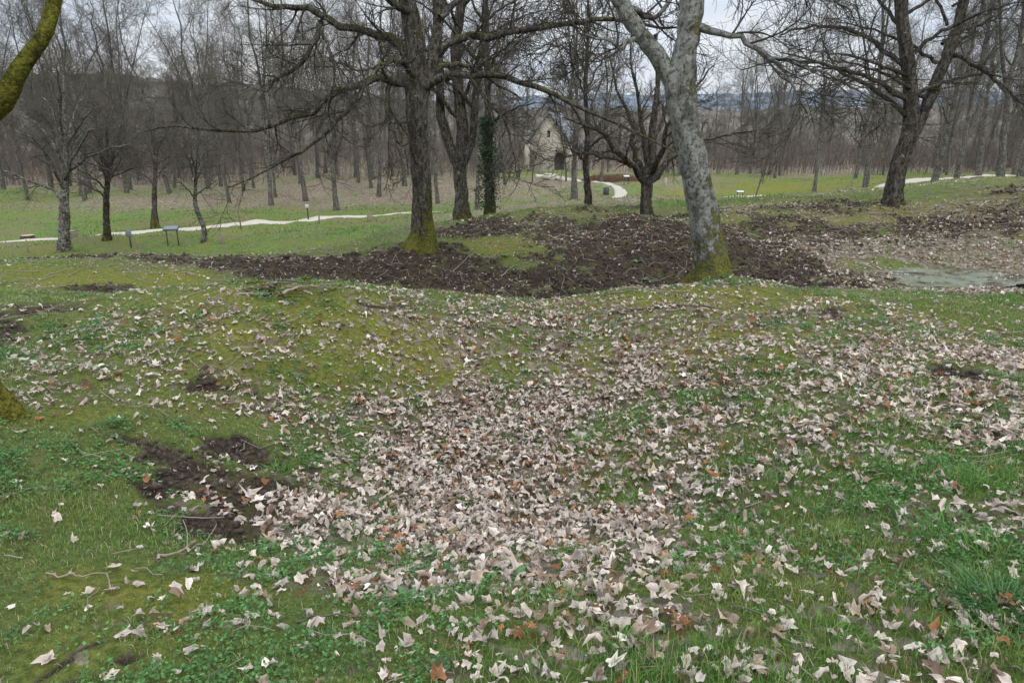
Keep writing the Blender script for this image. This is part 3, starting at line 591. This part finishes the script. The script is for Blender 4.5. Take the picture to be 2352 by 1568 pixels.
def farwoods():
    rng=np.random.default_rng(9); tv=[]
    for s in range(5):
        n=8;t=np.linspace(0,1,n);H=12; P=np.zeros((1,n,3));P[0,:,2]=t*H-.5;P[0,:,:2]=np.cumsum(rng.normal(size=(n,2))*.2,0);R=(.13*(1-.9*t))[None]
        a,ar=grow(P,R,16,.12,1,(25,65),(1.8,3.2),5,.45,.012,.1,.1,rng); b,br=grow(a,ar,6,.2,1,(20,60),(.9,1.8),4,.65,.009,.06,.12,rng); c_,cr=grow(b,br,4,.1,1,(20,60),(.4,1.1),3,.8,.007,.04,.1,rng)
        tv.append(merge([tube(P,R,5),tube(a,ar,3),tube(b,br,3),tube(c_,cr,3)]))
    parts=[]
    for i in range(360):
        y=76+rng.random()*80; x=(rng.random()*2-1)*.95*y; V,Fs=tv[i%5]; s=.48+.42*rng.random(); an=rng.random()*6.28
        if i%4==0: x=-abs(x)
        if x<0: s*=1.25
        W=V.copy()*s; W=np.stack([W[:,0]*np.cos(an)-W[:,1]*np.sin(an)+x,W[:,0]*np.sin(an)+W[:,1]*np.cos(an)+y,W[:,2]-2.1+max(0,y-100)*.06],1)
        parts.append((W,Fs[0]))
    V,Fs=merge(parts); o=mk('distant_woods',V,Fs,M_THK); o["kind"]="stuff"; o["label"]="distant mass of bare grey brown woodland"; o["category"]="woods"
farwoods()
def thicket():
    rng=np.random.default_rng(19); n=20000
    y=50+rng.random(n)**1.2*53; x=(rng.random(n)*2-1)*.92*y
    k=~((x>0)&(x<10)&(y<62)); k&=(fbm(x*.2,y*.2,6)>.45-.2*sst(60,78,y)); x,y=x[k],y[k]; n=len(x); h=(1.+3.2*rng.random(n))*(.45+1.1*fbm(x*.15,y*.15,8))
    P=np.zeros((n,4,3)); L=rng.normal(size=(n,2))*.3
    z=terr(x,y)
    for q in range(4):
        t=q/3; P[:,q,0]=x+L[:,0]*h*t*t+rng.normal(size=n)*.05;P[:,q,1]=y+L[:,1]*h*t*t;P[:,q,2]=z+h*t-.1
    R=np.repeat((.006+.009*rng.random(n))[:,None],4,1)*np.array([1,.85,.7,.4]); a=tube(P,R,3)
    b,br=grow(P,R,3,.2,1,(20,60),(.5,1.4),3,.8,.005,.04,.1,rng)
    V,Fs=merge([a,tube(b,br,3)]); o=mk('undergrowth',V,Fs,M_THK); o["kind"]="stuff"; o["label"]="tangled brown leafless undergrowth along the wood edge"; o["category"]="undergrowth"
thicket()
# ------------------------------------------------------------ hills
def hill(name,x0,x1,y0,y1,hf,c1,c2,label,rag=6):
    xs=np.linspace(x0,x1,320); ys=np.linspace(y0,y1,60); X,Y=np.meshgrid(xs,ys); t=(Y-y0)/(y1-y0)
    Z=-3+hf(X)*np.sin(t*np.pi*.5)**1.3+(fbm(X*.05,Y*.05,9)-.5)*rag*t+(vn(X*.6,Y*.3,3)-.5)*2.2*t
    i=np.arange(X.size).reshape(X.shape); F=np.stack([i[:-1,:-1],i[:-1,1:],i[1:,1:],i[1:,:-1]],-1).reshape(-1,4)
    N=NT(name); g=N.a('ShaderNodeNewGeometry').outputs['Position']; mp=N.a('ShaderNodeMapping',{0:g,3:(1,.4,.25)}).outputs[0]
    n1=N.noise(mp,.5,6,.75); n2=N.noise(g,.03,4,.6)
    c=N.mix(N.ramp(n1,.3,.7),c1,c2); c=N.mix(N.ramp(n2,.48,.58),c,tuple(v*.7 for v in (c1[0],c1[1]*1.15,c1[2])))
    o=mk(name,np.stack([X.ravel(),Y.ravel(),Z.ravel()],1),F,N.bsdf(c,1.,n1,.6,1.,.0),True); o["kind"]="structure"; o["label"]=label; o["category"]="hill"
hill('hill',-420,20,150,330,lambda X:24*np.clip(1-(np.abs(X+230)/300)**2,0,1)+2,(.075,.08,.072),(.145,.14,.125),"dark wooded hillside behind bare trees",10)
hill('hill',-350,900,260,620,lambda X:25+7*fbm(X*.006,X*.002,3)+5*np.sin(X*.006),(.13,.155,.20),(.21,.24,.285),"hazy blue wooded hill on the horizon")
hill('hill',-60,600,105,240,lambda X:10+5*sst(100,300,X),(.11,.098,.088),(.18,.163,.147),"low brown wooded rise")
# ------------------------------------------------------------ paths
def ribbon(pts,w,label,nm='path'):
    P=np.array(pts)[:,:2]; T=nrm(np.gradient(P,axis=0)); Nn=np.stack([-T[:,1],T[:,0]],1); k=9; rows=[]
    for q in range(k):
        s=(q/(k-1)-.5)*2; e=w/2*s*(1+.35*(vn(P[:,0]*1.3+q,P[:,1]*1.3,5)-.5)); p=P+Nn*e[:,None]; rows.append(p)
    A=np.stack(rows,1); zz=terr(A[...,0],A[...,1])
    s=np.abs(np.linspace(-1,1,k))[None]; Z=zz+.06*(1-s**6)-.012
    i=np.arange(A.shape[0]*k).reshape(-1,k); F=np.stack([i[:-1,:-1],i[:-1,1:],i[1:,1:],i[1:,:-1]],-1).reshape(-1,4)
    o=mk(nm,np.concatenate([A,Z[...,None]],-1).reshape(-1,3),F,M_PATH,True); o["kind"]="structure"; o["label"]=label; o["category"]="path"
M_PATH=plain('gravel',(.34,.31,.265),.95,6,.25,.3)
ribbon(resamp(PATH1,300),1.15,"pale gravel footpath winding through the grass")
ribbon(resamp(PATH2,110),.65,"pale gravel path leading up to the chapel")
# ------------------------------------------------------------ pond
n=96; a=np.arange(n)/n*2*np.pi; r=1+.14*np.sin(3*a+1)+.08*np.sin(7*a)+.05*np.sin(17*a+2); 
V=[(0,0,0)]+[(1.5*r[i]*math.cos(a[i]),.85*r[i]*math.sin(a[i]),0) for i in range(n)]
V=np.array(V)+np.array([7.6,11.5,-.705]); F=np.array([(0,1+i,1+(i+1)%n) for i in range(n)])
N=NT('water'); gp=N.a('ShaderNodeNewGeometry').outputs['Position']; n1=N.noise(gp,2.2,6,.65,.3); n2=N.noise(gp,30,4,.7)
cc=N.mix(N.ramp(n1,.38,.62),(.035,.038,.028),(.11,.125,.075)); cc=N.mix(N.math('MULTIPLY',N.ramp(n2,.57,.72),.5),cc,(.22,.185,.15))
rg=N.math('ADD',N.math('MULTIPLY',N.ramp(n1,.4,.6),.4),.06)
w=mk('pond_water',V,F,N.bsdf(cc,rg,None,.1,.01,.4)); w["kind"]="structure"; w["label"]="shallow scummy puddle in a crater among leaves"; w["category"]="water"
# ------------------------------------------------------------ box helpers
def boxes(L):
    parts=[]
    for (cx,cy,cz,sx,sy,sz,*r) in L:
        bv=min(sx,sy,sz)*.12
        bm=bmesh.new(); bmesh.ops.create_cube(bm,size=1)
        for v in bm.verts: v.co=Vector((v.co.x*sx,v.co.y*sy,v.co.z*sz))
        bmesh.ops.bevel(bm,geom=bm.edges[:],offset=bv,segments=1,affect='EDGES')
        bmesh.ops.triangulate(bm,faces=bm.faces[:])
        rx=r[0] if r else 0
        c,s=math.cos(rx),math.sin(rx)
        V=np.array([(v.co.x+cx,v.co.y*c-v.co.z*s+cy,v.co.y*s+v.co.z*c+cz) for v in bm.verts]); bm.verts.index_update()
        F=np.array([[v.index for v in f.verts] for f in bm.faces]); bm.free(); parts.append((V,F))
    return merge(parts)
M_METAL=plain('dark_metal',(.045,.047,.05),.5,40,.3,.1,.5,.3); M_PANEL=plain('sign_panel',(.4,.42,.45),.5,6,.08,0); M_GPAN=plain('grey_sign',(.15,.17,.20),.6,6,.2,0)
M_WOOD=plain('weathered_wood',(.18,.15,.115),.9,14,.45,.8); M_STONE=plain('pale_stone',(.34,.315,.265),.9,8,.25,.6); M_CUT=plain('cut_wood',(.32,.25,.17),.9,12,.3)
def lectern(px,y,s,rotz,label):
    x=(px-1176)/1568*y; e=empty('information_sign',(x,y,t1(x,y)-.03),label,"sign"); e.scale=(s,s,s); e.rotation_euler[2]=rotz
    for d in (-.25,.25):
        V,F=boxes([(d,0,.42,.05,.05,.9)]); mk('post',V,F,M_METAL,parent=e)
    V,F=boxes([(0,-.02,.93,.72,.46,.05,.35)]); mk('frame',V,F,M_METAL,parent=e)
    V,F=boxes([(0,-.033,.963,.64,.38,.012,.35)]); mk('panel',V,F,M_GPAN if y<30 else M_PANEL,parent=e)
lectern(396,20.8,.6,.25,"dark metal information lectern beside gravel path")
lectern(1690,37,.55,-.2,"small slanted information panel beside gravel path")
lectern(1432,42,.55,.3,"small slanted information panel near chapel path")
def post(px,y,h,w,label,mat=None,name='wooden_post',cat='post'):
    x=(px-1176)/1568*y; V,F=boxes([(0,0,h/2-.05,w,w,h+.1),(0,0,h+.015,w*.8,w*.8,.03)]); o=mk(name,V,F,mat or M_WOOD,loc=(x,y,t1(x,y))); o.rotation_euler=(RNG.normal()*.05,RNG.normal()*.05,RNG.random()); o["label"]=label; o["category"]=cat
post(506,20.5,.27,.13,"short weathered wooden post in grass"); post(852,27.5,.26,.2,"squat brown wooden post beside path")
post(166,22.6,.32,.32,"squat wooden block post beside path"); post(1388,38,.35,.25,"dark squat post beside path",M_METAL)
post(1322,36,.5,.08,"thin wooden post in grass"); post(736,27,.55,.05,"thin wooden stake in grass"); post(556,26,.9,.05,"thin wooden stake beside path"); post(1938,38,1.1,.05,"thin wooden stake on grassy bank")
for px,y in ((1870,50),(1520,44),(1930,52),(2040,50)): post(px,y,.5,.12,"short pale stone marker in grass",M_STONE,'stone_marker','marker')
for px,y in ((58,19.5),(20,18.5),(312,20)): post(px,y,.35,.03,"thin dark fence stake in grass")
x,y=S(297,540,20.5)[:2]; e=empty('path_sign',(x,y,t1(x,y)-.03),"small grey sign plate on thin post","sign")
V,F=boxes([(0,0,.25,.035,.035,.55)]); mk('post',V,F,M_METAL,parent=e); V,F=boxes([(0,-.03,.48,.17,.02,.22)]); mk('plate',V,F,M_GPAN,parent=e)
x,y=S(707,490,28.5)[:2]; e=empty('path_sign',(x,y,t1(x,y)-.03),"small white notice box on dark post","sign")
V,F=boxes([(0,0,.3,.05,.05,.65)]); mk('post',V,F,M_METAL,parent=e); V,F=boxes([(0,-.04,.62,.13,.08,.14)]); mk('plate',V,F,M_PANEL,parent=e)
x,y=S(58,515,25)[:2]; e=empty('tree_stump',(x,y,t1(x,y)),"sawn tree stump with pale cut top in grass","stump"); e.scale=(.75,.75,.75)
P=np.zeros((1,6,3));P[0,:,2]=np.linspace(-.1,.28,6);V,F=tube(P,np.array([[.45,.38,.33,.31,.3,.3]]),18,.25,3); mk('trunk',V,F,M_BARKD,True,parent=e)
V=np.array([[.0,0,.285]]+[[.29*math.cos(i/18*6.283),.29*math.sin(i/18*6.283),.283] for i in range(18)]);mk('cut_top',V,np.array([(0,1+i,1+(i+1)%18) for i in range(18)]),M_CUT,parent=e)
def stone(px,y,s,label):
    x=(px-1176)/1568*y; P=np.zeros((1,7,3)); P[0,:,2]=np.linspace(-.1,1,7)*.5*s; P[0,:,0]=RNG.normal(size=7)*.02
    V,F=tube(P,(np.array([.7,.75,.72,.62,.5,.32,.02])*s)[None],12,.3,int(px)); V[:,1]*=.7; o=mk('boulder',V,F,M_STONE,True,loc=(x,y,t1(x,y))); o["label"]=label;o["category"]="stone"
stone(1262,50,.8,"rounded grey stone beside chapel path"); stone(1285,49,.5,"small grey stone beside chapel path")
x0,y0=S(1405,410,47)[:2]; n=9000; a=RNG.random(n)*6.28; r=np.sqrt(RNG.random(n)); P=np.stack([x0+2.*r*np.cos(a),y0+1.0*r*np.sin(a),t1(x0,y0)+.4*RNG.random(n)*(1-r**4)],1)
d=nrm(RNG.normal(size=(n,3)));q=nrm(np.cross(d,RNG.normal(size=(n,3))));s=.05
V=np.stack([P,P+d*s*.6+q*s*.5,P+d*s*1.3,P+d*s*.6-q*s*.5],1).reshape(-1,3)
o=mk('low_hedge',V,np.arange(n*4).reshape(-1,4),M_HERB,False,{'col':np.repeat(np.array([.19,.12,.075])*(.5+.9*RNG.random((n,1))),4,0)}); o["label"]="low russet clipped hedge bed beside chapel path"; o["category"]="hedge"
# ------------------------------------------------------------ chapel
cx,cy=3.3,64.; cz=t1(cx,cy); e=empty('chapel',(cx,cy,cz),"small pale stone chapel with steep slate roof","chapel"); e.rotation_euler[2]=-.22
N=NT('chapel_stone'); oc=N.a('ShaderNodeTexCoord').outputs['Object']; br=N.a('ShaderNodeTexBrick',{'Vector':N.a('ShaderNodeMapping',{0:oc,2:(math.pi/2,0,0)}).outputs[0],'Scale':1.6,'Color1':(.48,.44,.36,1),'Color2':(.42,.39,.32,1),'Mortar':(.34,.31,.26,1),'Mortar Size':.015})
M_CH=N.bsdf(br.outputs[0],.9,N.noise(oc,12),.4,.02)
M_SLATE=plain('slate',(.22,.235,.26),.6,5,.3,.4); M_DARK=plain('dark_glass',(.02,.022,.025),.2,5,.2,0,.5); M_DOOR=plain('door_wood',(.045,.035,.03),.7,10,.3)
w,L,h,a=2.0,8.,2.4,5.0
V=np.array([(-w,0,-.3),(w,0,-.3),(w,0,h),(0,0,a),(-w,0,h),(-w,L,-.3),(w,L,-.3),(w,L,h),(0,L,a),(-w,L,h)],float); F4=np.array([(0,1,2,4),(1,6,7,2),(6,5,9,7),(5,0,4,9)]);F3=np.array([(4,2,3),(7,9,8)]); mk('wall',V,[F4,F3],M_CH,parent=e)
for sgn in (-1,1):
    ox,oz=sgn*(w+.35),h-.35*(a-h)/w
    V=np.array([(ox,-.25,oz+.02),(ox,L+.25,oz+.02),(0,L+.25,a+.02),(0,-.25,a+.02),(ox,-.25,oz+.16),(ox,L+.25,oz+.16),(0,L+.25,a+.18),(0,-.25,a+.18)]); mk('roof',V,np.array([(0,1,2,3),(4,7,6,5),(0,4,5,1),(0,3,7,4),(1,5,6,2)]),M_SLATE,parent=e)
def arch(cx_,z0,ww,hh,yy,mat,nm):
    pts=[(cx_-ww/2,z0),(cx_+ww/2,z0)]+[(cx_+ww/2*math.cos(t),z0+hh-ww/2+ww*.4*math.sin(t)) for t in np.linspace(0,math.pi,9)]
    n=len(pts); V=np.array([(p,yy,q) for p,q in pts]+[(p,yy+.1,q) for p,q in pts]); me_f=[np.array([list(range(n))]),np.array([(i,(i+1)%n,n+(i+1)%n,n+i) for i in range(n)])]
    mk(nm,V,me_f,mat,parent=e)
arch(1.0,0,1.15,2.0,-.04,M_CH,'door_surround'); arch(1.0,0,.85,1.75,-.06,M_DOOR,'door'); arch(0,3.0,.25,.6,-.03,M_DARK,'window')
for sx in (-1,1):
    V,F=boxes([(sx*(w-.1),-.25,1.,.45,.5,2.4),(sx*(w-.1),-.18,2.2,.4,.36,.3)]); mk('buttress',V,F,M_CH,parent=e)
# ------------------------------------------------------------ fallen branches, debris heap
def branch(pts,r0,label,seed,nsub=4,mat=None):
    rng=np.random.default_rng(seed); W=[]
    for px,py in pts:
        gx,gy=G0(px,py); W.append((gx,gy,t1(gx,gy)+r0+.015))
    W=np.array(W); c0=W[0].copy(); P=resamp(W-c0,14)+rng.normal(size=(14,3))*.006; R=np.linspace(r0,r0*.35,14)
    parts=[tube(P[None],R[None],8,.2,seed)]
    if nsub:
        b,br=grow(P[None],R[None],nsub,.3,1,(20,50),(.15,.4),5,.6,.002,0,.06,rng); b[...,2]=np.abs(b[...,2]-P[:,2].min())*.35+P[:,2].min(); parts.append(tube(b,br,4))
    V,Fs=merge(parts); o=mk('fallen_branch',V,Fs,mat or M_STK,True,loc=tuple(c0)); o["label"]=label; o["category"]="branch"
M_STK=plain('stick',(.22,.18,.14),.9,20,.4,.5); M_STD=plain('stick_dark',(.07,.055,.045),.9,20,.4,.5)
branch([(1400,722),(1480,718),(1560,722),(1660,722)],.012,"thin dark fallen branch lying on grass",1,5,M_STD)
branch([(365,1290),(420,1262),(470,1240)],.008,"short pale stick lying in grass",2,2)
branch([(820,704),(880,716),(930,716)],.014,"broken dark branch on mossy bank",3,2,M_STD)
branch([(1500,940),(1560,1010),(1600,1050)],.004,"thin grey twig on grass",4,3)
branch([(600,735),(640,732),(690,728)],.007,"pale twig on mossy bank",5,2)
branch([(100,1330),(180,1330),(260,1322)],.004,"thin twig in grass",6,1)
branch([(690,1430),(800,1425),(880,1440)],.004,"thin brown twig among leaves",8,3,M_STD)
branch([(2100,1040),(2180,1045),(2260,1050)],.004,"thin twig among dead leaves",12,3)
branch([(1150,640),(1180,615),(1230,600)],.010,"pale stick on dark churned soil",13,3)
branch([(1040,630),(1080,590),(1110,575)],.007,"pale stick on dark churned soil",14,3)
gx,gy=G0(660,672); e=empty('brush_heap',(gx,gy,t1(gx,gy)-.02),"low heap of rotting straw coloured sticks on mossy bank","brush heap")
for i in range(40):
    t=RNG.random(); x=(t-.5)*.95; P=np.zeros((8,3)); an=RNG.normal()*.7; Ln=.1+.32*RNG.random()**1.5; q=np.linspace(-.5,.5,8)*Ln
    P[:,0]=x+np.cos(an)*q; P[:,1]=RNG.normal()*.12+np.sin(an)*q; P[:,2]=.03+.12*RNG.random()*(1-abs(x)*1.5)+RNG.normal(size=8)*.005; r=.004+.018*RNG.random()**3
    V,F=tube(P[None],np.linspace(r,r*.6,8)[None],8,.3,i); mk('branch',V,F,[M_STK,M_STD,M_MOSSY][i%3],True,parent=e)
def dock(px,py,n,s):
    gx,gy=G0(px,py); V=[];F=[];C=[];o=0
    for i in range(n):
        a=i/n*6.28+RNG.normal()*.3; L=s*(.7+.5*RNG.random()); el=.25+.5*RNG.random()
        for k in range(6):
            t=k/5; w=L*.2*math.sin(math.pi*min(1,t*.9+.08))**.8; r=L*t*math.cos(el*(1-t*.6)); z=L*t*math.sin(el)*(1-.5*t)+.01
            cx_,cy_=r*math.cos(a),r*math.sin(a)
            for q in (-1,0,1): V.append((cx_-math.sin(a)*w*q,cy_+math.cos(a)*w*q,z+(.12*w if q else -.05*w)+RNG.normal()*.002)); C.append(np.array([.08,.145,.06])*(.9 if q else 1.3))
        for k in range(5):
            for q in (0,1): b=o+k*3+q; F.append((b,b+1,b+4,b+3))
        o+=18
    ob=mk('dock_plant',np.array(V),np.array(F),M_HERB,True,{'col':np.array(C)},loc=(gx,gy,t1(gx,gy))); ob["label"]="low broad leaved dock plant among dead leaves"; ob["category"]="plant"; ob["group"]="broad leaved plants"
dock(1180,1325,5,.10); dock(935,1380,6,.09); dock(1480,640,9,.16); dock(1465,600,7,.16); dock(1160,590,6,.12)
# ------------------------------------------------------------ world, sun, camera
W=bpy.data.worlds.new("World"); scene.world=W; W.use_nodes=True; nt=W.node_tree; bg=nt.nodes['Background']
def nn(t,**k):
    x=nt.nodes.new(t)
    for a,b in k.items(): setattr(x,a,b)
    return x
sk=nn('ShaderNodeTexSky'); sk.sky_type='NISHITA'; sk.sun_disc=False; sk.sun_elevation=math.radians(44); sk.sun_rotation=math.radians(142)
tc=nn('ShaderNodeTexCoord'); mp=nn('ShaderNodeMapping'); mp.inputs[3].default_value=(1,1,3.5); nt.links.new(tc.outputs['Generated'],mp.inputs[0])
no=nn('ShaderNodeTexNoise'); no.inputs['Scale'].default_value=2.6; no.inputs['Detail'].default_value=6; nt.links.new(mp.outputs[0],no.inputs[0])
rm=nn('ShaderNodeMapRange'); rm.inputs[1].default_value=.38; rm.inputs[2].default_value=.62; nt.links.new(no.outputs[0],rm.inputs[0])
m1=nn('ShaderNodeMix',data_type='RGBA'); m1.inputs[6].default_value=(7.4,8.2,9.4,1); m1.inputs[7].default_value=(9.6,9.8,10.1,1); nt.links.new(rm.outputs[0],m1.inputs[0])
m2=nn('ShaderNodeMix',data_type='RGBA'); m2.inputs[0].default_value=.94; nt.links.new(sk.outputs[0],m2.inputs[6]); nt.links.new(m1.outputs[2],m2.inputs[7])
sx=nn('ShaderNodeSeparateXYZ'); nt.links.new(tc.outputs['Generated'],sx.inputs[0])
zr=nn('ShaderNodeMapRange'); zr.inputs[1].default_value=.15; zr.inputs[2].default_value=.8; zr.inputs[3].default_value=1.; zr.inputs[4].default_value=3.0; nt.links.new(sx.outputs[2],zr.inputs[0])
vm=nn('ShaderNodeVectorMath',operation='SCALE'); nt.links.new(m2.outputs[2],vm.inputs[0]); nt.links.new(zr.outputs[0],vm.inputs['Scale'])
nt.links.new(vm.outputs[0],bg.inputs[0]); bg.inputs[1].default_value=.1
su=bpy.data.lights.new('sun','SUN'); su.energy=1.5; su.angle=math.radians(14); su.color=(1,.97,.92); so=bpy.data.objects.new('sun',su); COL.objects.link(so)
so.rotation_euler=(math.radians(46),0,math.radians(38))
cam=bpy.data.cameras.new('camera'); co=bpy.data.objects.new('camera',cam); COL.objects.link(co); co.location=(0,0,EYE); co.rotation_euler=(math.radians(90-17.2),0,0)
cam.lens=24; cam.sensor_width=36; cam.clip_end=3000; cam.clip_start=.05; scene.camera=co
scene.view_settings.view_transform='Standard'; scene.view_settings.look='None'; scene.view_settings.exposure=0
